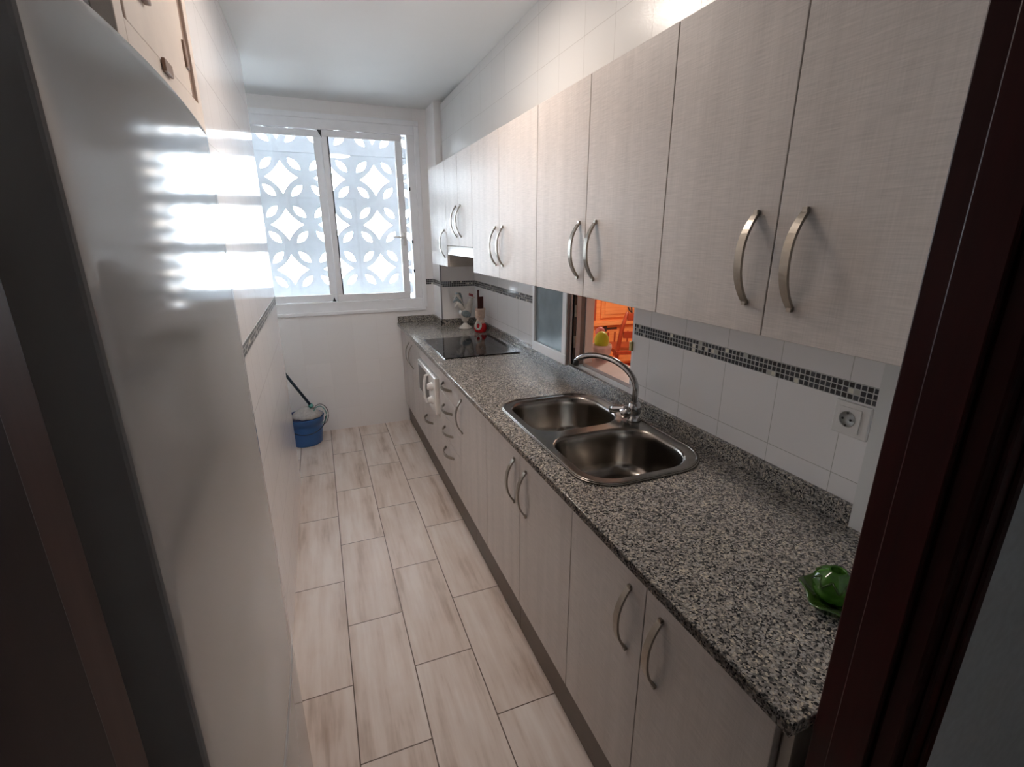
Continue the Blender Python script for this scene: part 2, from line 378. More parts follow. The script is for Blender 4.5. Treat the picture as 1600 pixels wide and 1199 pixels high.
# door frame of the doorway: jamb boards with stop and casing
df = finish('door_1', boxes((DX1, DX1+.028, .262, .345-.012, 0, 2.12), (DX0-.028, DX0, .262, .333, 0, 2.12), (DX0-.028, DX1+.028, .262, .333, 2.09, 2.12)), MT['mahog'], None, bevel=.002); df['kind'] = 'structure'
bx('casing', (DX1+.004, DX1+.088, .236, .2615, 0, 2.16), MT['mahog'], df, .004)
bx('casing', (DX1+.020, DX1+.040, .229, .237, 0, 2.15), MT['mahog'], df, .004)
bx('casing', (DX1+.062, DX1+.080, .231, .237, 0, 2.15), MT['mahog'], df, .003)
bx('door_stop', (DX1-.004, DX1+.001, .262, .306, 0, 2.09), MT['mahog'], df, .002)
bx('casing', (DX0-.088, DX0-.004, .236, .2615, 0, 2.16), MT['mahog_shade'], df, .004)
bx('door_stop', (DX0-.001, DX0+.007, .20, .288, 0, 2.09), MT['mahog_shade'], df, .003)
bx('jamb_facing', (DX0-.0005, DX0+.001, .290, .331, 0, 2.09), MT['mahog_pale'], df, 0)
bx('casing', (DX0-.088, DX1+.088, .236, .2615, 2.105, 2.19), MT['mahog'], df, .004)

# ---------------------------------------------------------------- sliding window
win = finish('window_1', boxes((WX0, WX1, 4.095, 4.17, 2.315, WZ1), (WX0, WX1, 4.095, 4.17, WZ0, 1.075), (WX0, WX0+.06, 4.095, 4.17, 1.075, 2.315), (.142, WX1, 4.095, 4.17, 1.075, 2.315)), MT['upvc'], None, bevel=.004); win['kind'] = 'structure'
bx('sill', (WX0-.02, WX1+.015, 4.075, 4.0945, .975, 1.0), MT['upvc'], win, .004)
bx('frame_face', (WX0-.03, WX1+.03, 4.078, 4.0945, WZ1-.006, WZ1+.03), MT['upvc'], win, .003)
bx('frame_face', (WX1-.006, WX1+.03, 4.078, 4.0945, 1.001, WZ1-.007), MT['upvc'], win, .003)
def sash(x0, x1, y, gx0, gx1):
    z0, z1, gz0, gz1 = 1.077, 2.313, 1.13, 2.268
    o = finish('sash', boxes((x0, x1, y, y+.028, gz1, z1), (x0, x1, y, y+.028, z0, gz0), (x0, gx0, y, y+.028, gz0, gz1), (gx1, x1, y, y+.028, gz0, gz1)), MT['upvc'], win, bevel=.003)
    g = bx('pane', (gx0-.002, gx1+.002, y+.012, y+.016, gz0-.002, gz1+.002), MT['glass'], o, label='clear glass pane with glare haze put into its material')
    return o
sr = sash(-.475, .105, 4.100, -.425, .052)
sl = sash(-1.318, -.456, 4.134, -1.27, -.528)
bx('gasket', (-.433, -.4245, 4.096, 4.0995, 1.13, 2.268), MT['black'], sr)
for (px, pz, h) in ((-.497, 2.31, .05), (-.515, 1.078, .035)):
    bm = bmesh.new(); loft(bm, [[(px, 4.097, pz), (px+.028, 4.097, pz), (px+.028 if h > .04 else px+.014, 4.097, pz-h if h > .04 else pz+h)], [(px, 4.105, pz), (px+.028, 4.105, pz), (px+.028 if h > .04 else px+.014, 4.105, pz-h if h > .04 else pz+h)]])
    finish('end_cap', bm, MT['black'], win)
for pz in (1.93, 1.53, 1.30): bx('roller_catch', (.138, .150, 4.088, 4.094, pz-.012, pz+.012), MT['black'], win, .002)
bm = boxes((.066, .090, 4.088, 4.0995, 1.50, 1.60)); hd = finish('sash_handle', bm, MT['white'], sr, bevel=.004)
bm = tube([(.078, 4.088, 1.565), (.074, 4.062, 1.565), (.05, 4.055, 1.566), (-.035, 4.058, 1.572)], [.008, .008, .008, .006]); finish('lever', bm, MT['white'], hd, smooth=True)
# breeze blocks
P = .353
def lens(cx, cy, ang, L, W, n=8):
    pts = []
    for s in (1, -1):
        for i in range(n):
            t = -1 + 2*i/n; t *= s
            x = t*L/2; y = s*W/2*(1-t*t)
            pts.append((cx+x*math.cos(ang)-y*math.sin(ang), cy+x*math.sin(ang)+y*math.cos(ang)))
    return pts
def astroid(r, n=7, bul=.30):
    pts = []
    tips = [(r, 0), (0, r), (-r, 0), (0, -r)]
    for k in range(4):
        a, b = Vector(tips[k]), Vector(tips[(k+1) % 4]); mid = (a+b)/2; q = mid*(1-bul)
        for i in range(n):
            t = i/n; pts.append(tuple(a*(1-t)**2 + 2*q*t*(1-t) + b*t*t))
    return pts
def block_mesh():
    h, g_ = .3535/2+.0001, .3525/2+.0001
    sq = [(-h, -g_), (h, -g_), (h, g_), (-h, g_)]
    sp = [sq, astroid(.122, 7, .34)]
    for sx, sy in ((1, 1), (-1, 1), (-1, -1), (1, -1)):
        sp.append(lens(.100*sx, .097*sy, -PI/4*sx*sy, .124, .054))
    bm = filled(sp, .085)
    bmesh.ops.transform(bm, matrix=Matrix.Rotation(PI/2, 4, 'X'), verts=bm.verts)
    bmesh.ops.recalc_face_normals(bm, faces=bm.faces)
    me = bpy.data.meshes.new('breeze_block'); bm.to_mesh(me); bm.free(); me.materials.append(MT['block']); return me
bme = block_mesh()
rows = [(.9595, 'bottom row, partly below the window sill'), (1.3125, 'row just above the window sill'), (1.665, 'row level with the window handle'), (2.0175, 'row above the window handle'), (2.403, 'top row under the lintel')]
cols = [(-1.4915, 'far left of the screen behind the wall end'), (-1.138, 'second from the left, behind the wall end'), (-.7845, 'seen through the left sash'), (-.431, 'behind the meeting stiles of the sashes'), (-.0775, 'seen through the right sash'), (.276, 'behind the open gap right of the sash')]
for bz, rl in rows:
    for bxx, cl in cols:
        o = bpy.data.objects.new('breeze_block', bme); C.objects.link(o); o.location = (bxx, 4.451, bz)
        tag(o, 'white pierced breeze block outside, %s, %s' % (cl, rl), 'breeze block', 'breeze blocks screening the window')
        o['label'] = ('white breeze block, %s, %s' % (rl, cl)).replace('behind the wall end', 'behind wall end').replace('seen through', 'through').replace('level with the window handle', 'at handle height').replace(', partly below the window sill', '').replace('just above the window sill', 'just above sill').replace('the screen ', '')

# ================================================================= kitchen units
# arched bar handle, vertical, centred at the origin, bowing towards -x
def handle_mesh(L=.178, bow=.033, wd=.0180, th=.0060, horizontal=False):
    bm = bmesh.new(); n = 22; rings = []
    for i in range(n+1):
        t = -1+2*i/n; z = t*L/2; x = -bow*(1-abs(t)**2.3)
        dx = 2.3*bow*abs(t)**1.3*(1 if t > 0 else -1)/(L/2)
        tn = Vector((dx, 0, 1)).normalized(); nn = Vector((-tn.z, 0, tn.x))
        if abs(t) == 1: x = .001
        o = Vector((x, 0, z)); ww = wd*(.75+.25*(1-t*t))
        rings.append([tuple(o+nn*th/2*a+Vector((0, ww/2*b, 0))) for a, b in ((-1, -1), (1, -1), (1, 1), (-1, 1))])
    loft(bm, rings)
    for s in (1, -1):                      # feet
        box(bm, -.006, .001, -.005, .005, s*L/2-.005, s*L/2+.005)
    if horizontal: bmesh.ops.transform(bm, matrix=Matrix.Rotation(PI/2, 4, 'X'), verts=bm.verts)
    bmesh.ops.recalc_face_normals(bm, faces=bm.faces)
    me = bpy.data.meshes.new('handle'); bm.to_mesh(me); bm.free(); me.materials.append(MT['nickel'])
    for p in me.polygons: p.use_smooth = len(p.vertices) == 4 and False
    return me
HV, HH = handle_mesh(), handle_mesh(horizontal=True)
def handle(parent, x, y, z, horizontal=False):
    o = bpy.data.objects.new('handle', HH if horizontal else HV); C.objects.link(o); o.parent = parent
    o.location = Vector((x, y, z)) - wloc(parent); WL[o] = Vector((x, y, z)); return o
G = .0015
def door(root, x, y0, y1, z0, z1, hy=None, hz=None, name='door', horizontal=False):
    d = bx(name, (x, x+.018, y0+G, y1-G, z0+G, z1-G), MT['weave'], root, .0012)
    if hy is not None: handle(d, x-.001, hy, hz, horizontal)
    return d
ZK = .18
def base_unit(y0, y1, name, label):
    xb = .275 if y1 > 4 else .545
    r = thing(name, label, 'cabinet', (.15, (y0+y1)/2, ZK-.02))
    bm = boxes((.02, xb, y0+.0005, y0+.0165, ZK-.02, .852), (.02, xb, y1-.0165, y1-.0005, ZK-.02, .852), (.02, xb, y0+.017, y1-.017, ZK-.02, ZK-.004), (xb-.015, xb, y0+.017, y1-.017, ZK-.003, .852))
    finish('body', bm, MT['carcass'], r); return r
ZD = .848
ub = base_unit(.375, 1.057, 'base_cabinet', 'linen-look base cabinet with two doors nearest the doorway, right of the sink')
door(ub, 0, .378, .713, ZK, ZD, .657, .698); door(ub, 0, .713, 1.057, ZK, ZD, .770, .698)
ub = base_unit(1.057, 1.835, 'base_cabinet', 'linen-look base cabinet with two doors under the double sink')
door(ub, 0, 1.057, 1.449, ZK, ZD, 1.390, .696); door(ub, 0, 1.449, 1.835, ZK, ZD, 1.498, .698)
ub = base_unit(1.835, 2.268, 'base_cabinet', 'linen-look base cabinet with a single door between drawers and sink cabinet')
door(ub, 0, 1.835, 2.268, ZK, ZD, 2.215, .697)
ub = base_unit(2.268, 2.710, 'drawer_cabinet', 'linen-look cabinet with four drawers beside the microwave')
for (a, b, hz) in ((.705, ZD, .772), (.570, .705, .638), (.435, .570, .503), (ZK, .435, .371)):
    door(ub, 0, 2.268, 2.710, a, b, 2.507, hz, 'drawer', True)
# oven unit with a niche for the microwave
r = base_unit(2.710, 3.30, 'base_cabinet', 'linen-look base cabinet under the hob, with a niche holding the microwave')
bx('shelf', (.02, .529, 2.727, 3.283, .505, .520), MT['carcass'], r)
bx('fascia', (0, .018, 2.7115, 3.2985, .762, ZD), MT['weave'], r, .001)
door(r, 0, 2.710, 3.30, ZK, .512, 3.04, .388, 'drawer', True)
ub = base_unit(3.30, 4.085, 'base_cabinet', 'linen-look base cabinet with two doors in the far corner by the window wall')
door(ub, 0, 3.30, 3.632, ZK, ZD, 3.575, .698); door(ub, 0, 3.632, 4.083, ZK, ZD, 3.69, .698)
# microwave
mw = thing('microwave', 'white microwave with dark window and two knobs, built into the base cabinets', 'microwave', (.2, 3.0, .521))
bx('body', (.014, .42, 2.735, 3.272, .5215, .757), MT['white'], mw, .003)
bx('control_panel', (-.022, .013, 2.740, 2.868, .524, .756), MT['white'], mw, .005)
md = bx('door', (-.020, .013, 2.871, 3.268, .524, .756), MT['white'], mw, .005)
bx('window', (-.0225, -.0202, 2.925, 3.238, .556, .728), MT['hob'], md)
finish('handle', tube([(-.02, 2.925, .735), (-.040, 2.925, .728), (-.048, 2.925, .69), (-.051, 2.925, .64), (-.048, 2.925, .59), (-.040, 2.925, .552), (-.02, 2.925, .545)], .0085, 10), MT['white'], md, smooth=True)
for kz in (.688, .600):
    bm = lathe([(.026, 0), (.026, .008), (.021, .012), (.019, .028), (.012, .030)], n=24)
    bmesh.ops.transform(bm, matrix=Matrix.Translation((-.022, 2.815, kz)) @ Matrix.Rotation(-PI/2, 4, 'Y'), verts=bm.verts)
    finish('knob', bm, MT['white'], mw, smooth=True)
bx('side_gap', (.006, .0135, 2.7125, 2.734, .524, .757), MT['brown'], mw)
# kickboards
for (a, b, lb) in ((.378, 1.500, 'brown kickboard length under the near cabinets, starting at the doorway'), (1.502, 2.100, 'short brown kickboard length under the sink cabinets'), (2.102, 4.088, 'long brown kickboard length under the far cabinets to window wall')):
    tag(bx('kickboard', (.027, .043, a, b, .001, .158), MT['kick'], None, .001, base=(.035, (a+b)/2, 0)), lb, 'kickboard', 'kickboards below the base cabinets')
tag(bx('side_panel', (.012, .555, .356, .3735, .001, .85), MT['carcass'], None, .001, base=(.28, .365, 0)), 'grey-brown side panel closing the cabinets at the doorway end', 'panel')

# ---------------------------------------------------------------- worktop
SX0, SX1, SY0, SY1 = .047, .512, 1.038, 1.848
out = [(-.022, .345), (XW-.0185, .345), (XW-.0185, .664), (XW-.001, .664), (XW-.001, 3.812), (.2955, 3.812), (.2955, YE-.002), (-.022, YE-.002)]
hole = rrect(SX0+.012, SX1-.012, SY0+.012, SY1-.012, (.10, .13, .13, .10), 8)
bm = filled([out, hole], .026, .003)
bmesh.ops.translate(bm, vec=(0, 0, ZC-.013), verts=bm.verts)
wt = finish('worktop', bm, MT['granite'], None, base=(.28, 2.2, ZC))
tag(wt, 'speckled grey and beige granite worktop running along the right wall', 'worktop')
finish('upstand', boxes((XW-.020, XW-.001, .664, 3.8115, ZC+.0005, ZC+.052), (.280, XW-.0205, 3.794, 3.8115, ZC+.0005, ZC+.052), (.2775, .2955, 3.794, YE-.0205, ZC+.0005, ZC+.052), (-.020, .2955, YE-.020, YE-.002, ZC+.0005, ZC+.052)), MT['granite'], wt, bevel=.0015)
# hob
hb = thing('hob', 'black glass induction hob set on the granite worktop', 'hob', (.28, 2.985, ZC))
bx('glass_plate', (.036, .515, 2.69, 3.282, ZC+.0005, ZC+.0065), MT['hob'], hb, .0006)
for (cx, cy, cr) in ((.16, 2.84, .09), (.16, 3.13, .075), (.39, 2.84, .075), (.39, 3.13, .10)):
    bm = bmesh.new(); n = 40
    a = ring(bm, [(cx+cr*math.cos(2*PI*i/n), cy+cr*math.sin(2*PI*i/n), ZC+.0068) for i in range(n)])
    b = ring(bm, [(cx+(cr-.0015)*math.cos(2*PI*i/n), cy+(cr-.0015)*math.sin(2*PI*i/n), ZC+.0068) for i in range(n)])
    for i in range(n): bm.faces.new((a[i], a[(i+1) % n], b[(i+1) % n], b[i]))
    finish('zone_ring', bm, MT['gasket'], hb)

# ---------------------------------------------------------------- sink
sk = thing('sink', 'double-bowl stainless steel sink set into the granite worktop', 'sink', (.28, 1.44, ZC))
outer = rrect(SX0, SX1, SY0, SY1, (.115, .15, .15, .115), 10)
B = {'near': (.078, .468, 1.068, 1.412, (.10, .12, .12, .09)), 'far': (.078, .462, 1.458, 1.818, (.09, .12, .13, .10))}
bowlout = {k: rrect(v[0], v[1], v[2], v[3], v[4], 8) for k, v in B.items()}
bm = filled([outer]+list(bowlout.values()), .006, .002)
bmesh.ops.translate(bm, vec=(0, 0, ZC+.0035), verts=bm.verts)
finish('rim', bm, MT['steel'], sk)
for k, (x0, x1, y0, y1, rr) in B.items():
    rings = []
    for off, z in ((0, .0062), (.004, .0045), (.008, -.004), (.011, -.03), (.016, -.12), (.024, -.148), (.045, -.163), (.09, -.168), (.15, -.170)):
        f = [max(.02, q-off*.35) for q in rr]
        rings.append([(x, y, ZC+z) for x, y in rrect(x0+off, x1-off, y0+off, y1-off, tuple(min(q, (x1-x0-2*off)/2-.001, (y1-y0-2*off)/2-.001) for q in f), 8)])
    bm = bmesh.new(); loft(bm, rings, True, False, True)
    bw = finish('bowl', bm, MT['steel'], sk, smooth=True)
    bm = lathe([(.038, .0), (.036, .004), (.028, .003), (.02, -.001), (.004, .001)], ((x0+x1)/2, (y0+y1)/2, ZC-.169), 28); finish('drain', bm, MT['chrome'], sk, smooth=True)
# raised lip around the rim
bm = bmesh.new()
ptsL = [(x, y, ZC+.0065) for x, y in rrect(SX0+.006, SX1-.006, SY0+.006, SY1-.006, (.11, .145, .145, .11), 10)]
rings = []
for i, p in enumerate(ptsL):
    t = (Vector(ptsL[(i+1) % len(ptsL)]) - Vector(ptsL[i-1])).normalized(); nrm = Vector((t.y, -t.x, 0))
    rings.append([tuple(Vector(p)+nrm*.0045*math.cos(a)+Vector((0, 0, .0032*math.sin(a)))) for a in (0, PI/3, 2*PI/3, PI, 4*PI/3, 5*PI/3)])
loft(bm, rings+[rings[0]], True, False, False); bmesh.ops.remove_doubles(bm, verts=bm.verts, dist=1e-6)
finish('rim_bead', bm, MT['steel'], sk, smooth=True)
# tap
TX, TY = .478, 1.452
tp = thing('tap', 'chrome mixer tap with tall arched spout behind the two sink bowls', 'tap', (TX, TY, ZC+.006))
finish('base', lathe([(.028, .0065), (.028, .012), (.023, .018), (.022, .03)], (TX, TY, ZC), 28), MT['chrome'], tp, smooth=True)
bm = lathe([(.021, .031), (.024, .036), (.025, .060), (.021, .075), (.012, .082)], (TX, TY, ZC), 28)
tube([(TX, TY, ZC+.045), (TX-.045, TY+.022, ZC+.030)], [.020, .019], 16, bm)
finish('body', bm, MT['chrome'], tp, smooth=True)
finish('lever', tube([(TX-.012, TY+.004, ZC+.050), (TX-.03, TY+.030, ZC+.048), (TX-.045, TY+.062, ZC+.038), (TX-.054, TY+.080, ZC+.030)], [.013, .013, .016, .014], 12), MT['chrome'], tp, smooth=True)
sp = []
tipx, tipy = .375, 1.735
for i in range(25):
    t = i/24
    if t < .22: q = t/.22; sp.append((TX, TY, ZC+.075+.055*q))
    else:
        a = (t-.22)/.78*2.50; c = (1-math.cos(a))/(1-math.cos(2.50))
        zz = ZC+.13+.100*math.sin(a) - (0 if a < PI/2 else 0)
        sp.append((TX+(tipx-TX)*c, TY+(tipy-TY)*c, zz))
finish('spout', tube(sp, [.0115]*25, 14), MT['chrome'], tp, smooth=True)
finish('aerator', tube([sp[-1], (sp[-1][0]-.001, sp[-1][1]+.002, sp[-1][2]-.022)], .0125, 14), MT['black'], tp, smooth=True)

# ---------------------------------------------------------------- wall cabinets
UX, UB, UT = .2273, 1.372, 2.038
def wall_unit(y0, y1, label, zb=UB, zt=UT, name='wall_cabinet'):
    r = thing(name, label, 'cabinet', (.41, (y0+y1)/2, zb))
    xr = XW-.004
    finish('body', boxes((UX+.019, xr, y0+.0005, y0+.0165, zb+.001, zt), (UX+.019, xr, y1-.0165, y1-.0005, zb+.001, zt), (UX+.019, xr, y0+.017, y1-.017, zb+.001, zb+.016), (UX+.019, xr, y0+.017, y1-.017, zt-.016, zt), (xr-.008, xr, y0+.017, y1-.017, zb+.017, zt-.017)), MT['carcass'], r)
    return r
u = wall_unit(.345, 1.055, 'wall cabinet with two linen-look doors nearest the doorway'); door(u, UX, .345, .716, UB, UT, .657, 1.524); door(u, UX, .716, 1.055, UB, UT, .765, 1.524)
u = wall_unit(1.055, 1.8335, 'wall cabinet with two linen-look doors above the pass-through window'); door(u, UX, 1.055, 1.446, UB, UT, 1.382, 1.524); door(u, UX, 1.446, 1.8335, UB, UT, 1.486, 1.524)
u = wall_unit(1.8335, 2.700, 'wall cabinet with two linen-look doors between the hood and the window leaf'); door(u, UX, 1.8335, 2.265, UB, UT, 2.215, 1.524); door(u, UX, 2.265, 2.700, UB, UT, 2.318, 1.524)
u = wall_unit(2.700, 3.290, 'short wall cabinet with two doors above the extractor hood', zb=1.525); door(u, UX, 2.700, 2.990, 1.512, UT, 2.935, 1.658); door(u, UX, 2.990, 3.290, 1.512, UT, 3.042, 1.658)
u = wall_unit(3.290, 3.775, 'narrow single-door wall cabinet at the far end against the tiled column'); door(u, UX, 3.290, 3.775, UB, UT, 3.355, 1.524)
hd = thing('extractor_hood', 'slim metallic extractor hood pulled under the short wall cabinet above hob', 'hood', (.4, 3.0, 1.455))
bx('body', (UX+.022, XW-.01, 2.704, 3.286, 1.462, 1.523), MT['steel'], hd)
bx('front_strip', (UX+.002, UX+.021, 2.703, 3.287, 1.453, 1.508), MT['white'], hd, .002, label='pale metallic front strip')
bx('filter', (UX+.06, XW-.05, 2.76, 3.23, 1.456, 1.4615), MT['gasket'], hd)

# ---------------------------------------------------------------- pass-through window
pw = finish('window_2', boxes((.578, .622, 2.018, PY1+.010, PZ0+.001, PZ1-.001), (.577, .622, PY0+.001, 1.637, PZ0+.016, PZ1-.001), (.577, .622, 1.6375, 2.0175, PZ1-.03, PZ1-.001)), MT['upvc'], None, bevel=.002); pw['kind'] = 'structure'
finish('sill', boxes((.577, .632, PY0+.002, PY1-.002, PZ0+.001, PZ0+.015), (.632, .755, PY0-.06, PY1+.28, PZ0+.001, PZ0+.015)), MT['sill'], pw)
LX0, LX1, LY0, LY1, LZ0, LZ1 = .480, .515, 2.035, 2.437, .962, 1.362
lf = finish('casement_leaf', boxes((LX0, LX1, LY0, LY1, LZ0, LZ0+.052), (LX0, LX1, LY0, LY1, LZ1-.035, LZ1), (LX0, LX1, LY0, LY0+.045, LZ0+.052, LZ1-.035), (LX0, LX1, LY1-.028, LY1, LZ0+.052, LZ1-.035)), MT['upvc'], pw, bevel=.003, label='white casement leaf folded back against the wall')
bx('pane', (LX0+.012, LX0+.018, LY0+.044, LY1-.027, LZ0+.051, LZ1-.034), MT['frosted'], lf, label='bluish frosted glass pane')
bx('edge_profile', (LX0+.003, LX0+.016, LY0-.006, LY0-.0005, LZ0+.004, LZ1-.004), MT['gasket'], lf)
bx('edge_profile', (LX0+.020, LX0+.026, LY0-.010, LY0-.0005, LZ0+.004, LZ1-.004), MT['grey_profile'], lf)
bx('gasket', (LX1+.001, LX1+.014, LY0-.012, LY0+.004, LZ0+.004, LZ1-.004), MT['black'], lf)
bx('edge_profile', (LX1+.0145, .550, LY0-.016, LY0-.004, LZ0+.002, LZ1-.004), MT['grey_profile'], lf)
bx('gasket', (.551, .572, LY0-.014, LY0-.004, LZ0+.002, LZ1-.004), MT['gasket'], lf)
for hz in (1.08, 1.23): finish('hinge', lathe([(.007, -.028), (.007, .028)], (LX1+.007, LY0-.016, hz), 12), MT['nickel'], lf)
bx('latch', (.566, .5765, 1.622, 1.640, 1.115, 1.155), MT['brass'], pw, .003)
# fruit bowl on the sill
fb = thing('fruit_bowl', 'pale pink ceramic bowl on the pass-through sill', 'bowl', (.70, 2.06, PZ0+.0155))
finish('bowl', lathe([(.030, .0), (.034, .004), (.046, .03), (.052, .06), (.050, .075), (.047, .075), (.045, .05), (.03, .012)], (.70, 2.06, PZ0+.0158), 28), MT['pinkbowl'], fb, smooth=True)
o = finish('citrus_fruit', ellipsoid((.692, 2.050, PZ0+.112), (.036, .038, .048)), MT['lime'], None, smooth=True, base=(.692, 2.05, PZ0+.07)); tag(o, 'yellow-green fruit in the pink bowl on the pass-through sill', 'fruit')
o = finish('fruit', ellipsoid((.715, 2.105, PZ0+.145), (.026, .026, .026)), MT['pinkfruit'], None, smooth=True, base=(.715, 2.105, PZ0+.12)); tag(o, 'small pink fruit behind the yellow-green one in the bowl', 'fruit')

# ---------------------------------------------------------------- socket
so = thing('wall_socket', 'white round-pin power socket under the mosaic band near the doorway', 'socket', (XW, .715, 1.14))
bx('frame', (XW-.009, XW-.0003, .672, .760, 1.098, 1.182), MT['white'], so, .003)
bx('insert', (XW-.0125, XW-.0092, .692, .748, 1.110, 1.170), MT['white'], so, .001)
bm = lathe([(.0205, 0), (.0195, .0015), (.018, -.001), (.002, -.001)], n=28); bmesh.ops.transform(bm, matrix=Matrix.Translation((XW-.0127, .722, 1.141)) @ Matrix.Rotation(-PI/2, 4, 'Y'), verts=bm.verts)
finish('cup', bm, plain('socket_grey', (.52, .52, .50), .4), so, smooth=True)
for (dy, dz) in ((-.0095, 0), (.0095, 0), (0, .016), (0, -.016)):
    bm = lathe([(.003, 0), (.003, .001)], n=12); bmesh.ops.transform(bm, matrix=Matrix.Translation((XW-.0140, .722+dy, 1.141+dz)) @ Matrix.Rotation(-PI/2, 4, 'Y'), verts=bm.verts)
    finish('pin_hole', bm, MT['black'], so)

# ---------------------------------------------------------------- fridge
FY0, FY1 = .416, 1.022
fr = thing('fridge', 'tall glossy white two-door fridge freezer standing left of the doorway', 'fridge', (-1.08, .73, 0))
bx('body', (-1.38, -.800, FY0+.004, FY1-.004, .04, 1.732), MT['fridge_side'], fr, .006)
for fx in (-1.32, -.86):
    for fy in (FY0+.06, FY1-.06): finish('foot', lathe([(.02, .0005), (.02, .0395)], (fx, fy, 0), 14), MT['black'], fr)
def fr_door(zlo, zhi, name):
    rr_, pr = .007, []
    xf = lambda y: -.744 - .0035*((y-(FY0+FY1)/2)/((FY1-FY0)/2))**2
    pr.append((-.798, FY0)); 
    for i in range(5):
        a = PI/2*i/4; pr.append((xf(FY0)-rr_+rr_*math.sin(a), FY0+rr_-rr_*math.cos(a)))
    for i in range(1, 30):
        y = FY0+rr_+(FY1-FY0-2*rr_)*i/30; pr.append((xf(y), y))
    for i in range(5):
        a = PI/2*i/4; pr.append((xf(FY1)-rr_+rr_*math.cos(a), FY1-rr_+rr_*math.sin(a)))
    pr.append((-.798, FY1)); rings = []
    for ins, side, dz in ((.006, 0, 0), (.0015, 0, .002), (0, 0, .007), (0, 0, .012), (0, 1, -.012), (0, 1, -.007), (.0015, 1, -.002), (.006, 1, 0)):
        rings.append([(x-(ins if x > -.79 else 0), y, (zhi if side else zlo)(y)+dz) for x, y in pr])
    bm = bmesh.new(); loft(bm, rings); return finish(name, bm, MT['fridge'], fr, smooth=False)
arch = lambda y: .672+.050*math.sin((FY1-y)/(FY1-FY0)*PI/2)**2
ztop = lambda y: 1.737+.013*(1-((y-.71)/.31)**2)
for d in (fr_door(lambda y: arch(y)+.006, ztop, 'fridge_door'), fr_door(lambda y: .075, lambda y: arch(y)-.006, 'freezer_door')):
    for p in d.data.polygons: p.use_smooth = True
    d.data.set_sharp_from_angle(angle=.35)
bx('plinth', (-.85, -.805, FY0+.01, FY1-.01, .0405, .07), MT['black'], fr)

# ---------------------------------------------------------------- built-in cupboard above
cu = thing('wall_cupboard', 'cream painted cupboard door set high in the left wall beyond the fridge', 'cupboard', (XL, 1.4, 1.9))
finish('frame', boxes((-.875, -.846, 1.030, 1.076, 1.83, 2.44), (-.875, -.846, 1.645, 1.690, 1.83, 2.44), (-.875, -.846, 1.0765, 1.6445, 1.83, 1.908), (-.875, -.846, 1.0765, 1.6445, 2.41, 2.44)), MT['cream'], cu, bevel=.002)
bx('back', (-1.0, -.99, 1.11, 1.64, 1.905, 2.415), MT['dark'], cu)
cdoor = bx('door', (-.868, -.850, 1.110, 1.600, 1.914, 2.405), MT['cream'], cu, .002)
bx('brown_strip', (-.872, -.853, 1.602, 1.644, 1.909, 2.409), MT['brown'], cu)
bx('brown_strip', (-.872, -.856, 1.077, 1.109, 1.909, 2.409), MT['brown'], cu)
bx('hinge', (-.8525, -.845, 1.572, 1.602, 1.972, 2.032), MT['brown'], cu, .002)
bx('hinge', (-.8455, -.838, 1.285, 1.345, 1.888, 1.912), MT['brown'], cu, .002)
finish('latch', boxes((-.8495, -.838, 1.165, 1.255, 1.986, 1.999), (-.8495, -.838, 1.20, 1.225, 1.999, 2.03)), MT['brown'], cdoor, bevel=.002)

# ---------------------------------------------------------------- ceiling light (just above the picture)
cl = thing('ceiling_light', 'round flush ceiling light in the middle of the kitchen', 'lamp', (-.25, 1.9, CEIL-.021))
finish('mount', lathe([(.15, -.0005), (.152, -.024), (.145, -.027), (.141, -.018)], (-.25, 1.9, CEIL-.0205), 36), MT['white'], cl, smooth=True)
LAMP = emit_mat('lamp_diffuser', (1.0, .87, .77), 36)
finish('diffuser', lathe([(.138, -.0185), (.137, -.024), (.10, -.028), (.05, -.030), (.005, -.031)], (-.25, 1.9, CEIL-.0205), 36), LAMP, cl, smooth=True)

# ---------------------------------------------------------------- bucket and mop
bc = thing('bucket', 'blue plastic mop bucket on the floor under the window', 'bucket', (-.825, 3.90, 0))
c = (-.825, 3.90, 0)
finish('pail', lathe([(.112, .001), (.116, .006), (.122, .06), (.130, .14), (.134, .175), (.142, .178), (.145, .215), (.149, .222), (.144, .226), (.138, .215), (.128, .15), (.115, .02), (.01, .015)], c, 40), MT['blue'], bc, smooth=True)
finish('wringer', lathe([(.136, .226), (.12, .232), (.11, .20), (.095, .15), (.06, .14), (.01, .14)], (c[0]-.01, c[1], 0), 32), MT['blue_dark'], bc, smooth=True)
pts = []
for i in range(25):
    a = i/24*PI
    pts.append((c[0]+.148*math.cos(a*.999)*1.0+.01, c[1]-.05*math.sin(a)-.142*math.sin(a)*.55-.02, .205-.09*math.sin(a)))
finish('bail', tube(pts, .004, 8), MT['stick'], bc, smooth=True)
mp = thing('mop', 'dark blue mop with pale cloth head leaning out of the bucket', 'mop', (c[0]+.02, c[1], .2))
sx, sz = -.769, .328
finish('handle', tube([(sx, 3.85, sz), (-.902, 3.85, .57), (-1.32, 3.85, 1.335)], .011, 12), MT['stick'], mp, smooth=True)
finish('socket', tube([(sx+.012, 3.85, sz-.024), (sx, 3.85, sz)], .018, 14), MT['teal'], mp, smooth=True)
bm = bmesh.new(); n = 36
rs = []
for (rx, z, jit) in ((.02, .305, 0), (.05, .292, .004), (.085, .262, .006), (.114, .236, .006), (.110, .229, .004)):
    rs.append([(-.80+rx*1.0*math.cos(2*PI*i/n)*(1+jit*6*math.sin(i*2.3)), 3.87+rx*.9*math.sin(2*PI*i/n), z+jit*math.sin(i*1.7+rx*50)) for i in range(n)])
loft(bm, rs, True, True, True); finish('mop_head', bm, MT['cloth'], mp, smooth=True)
rr = thing('wringer_ring', 'thin green-grey loop standing up from the right side of the bucket', 'loop', (-.70, 3.86, .22))
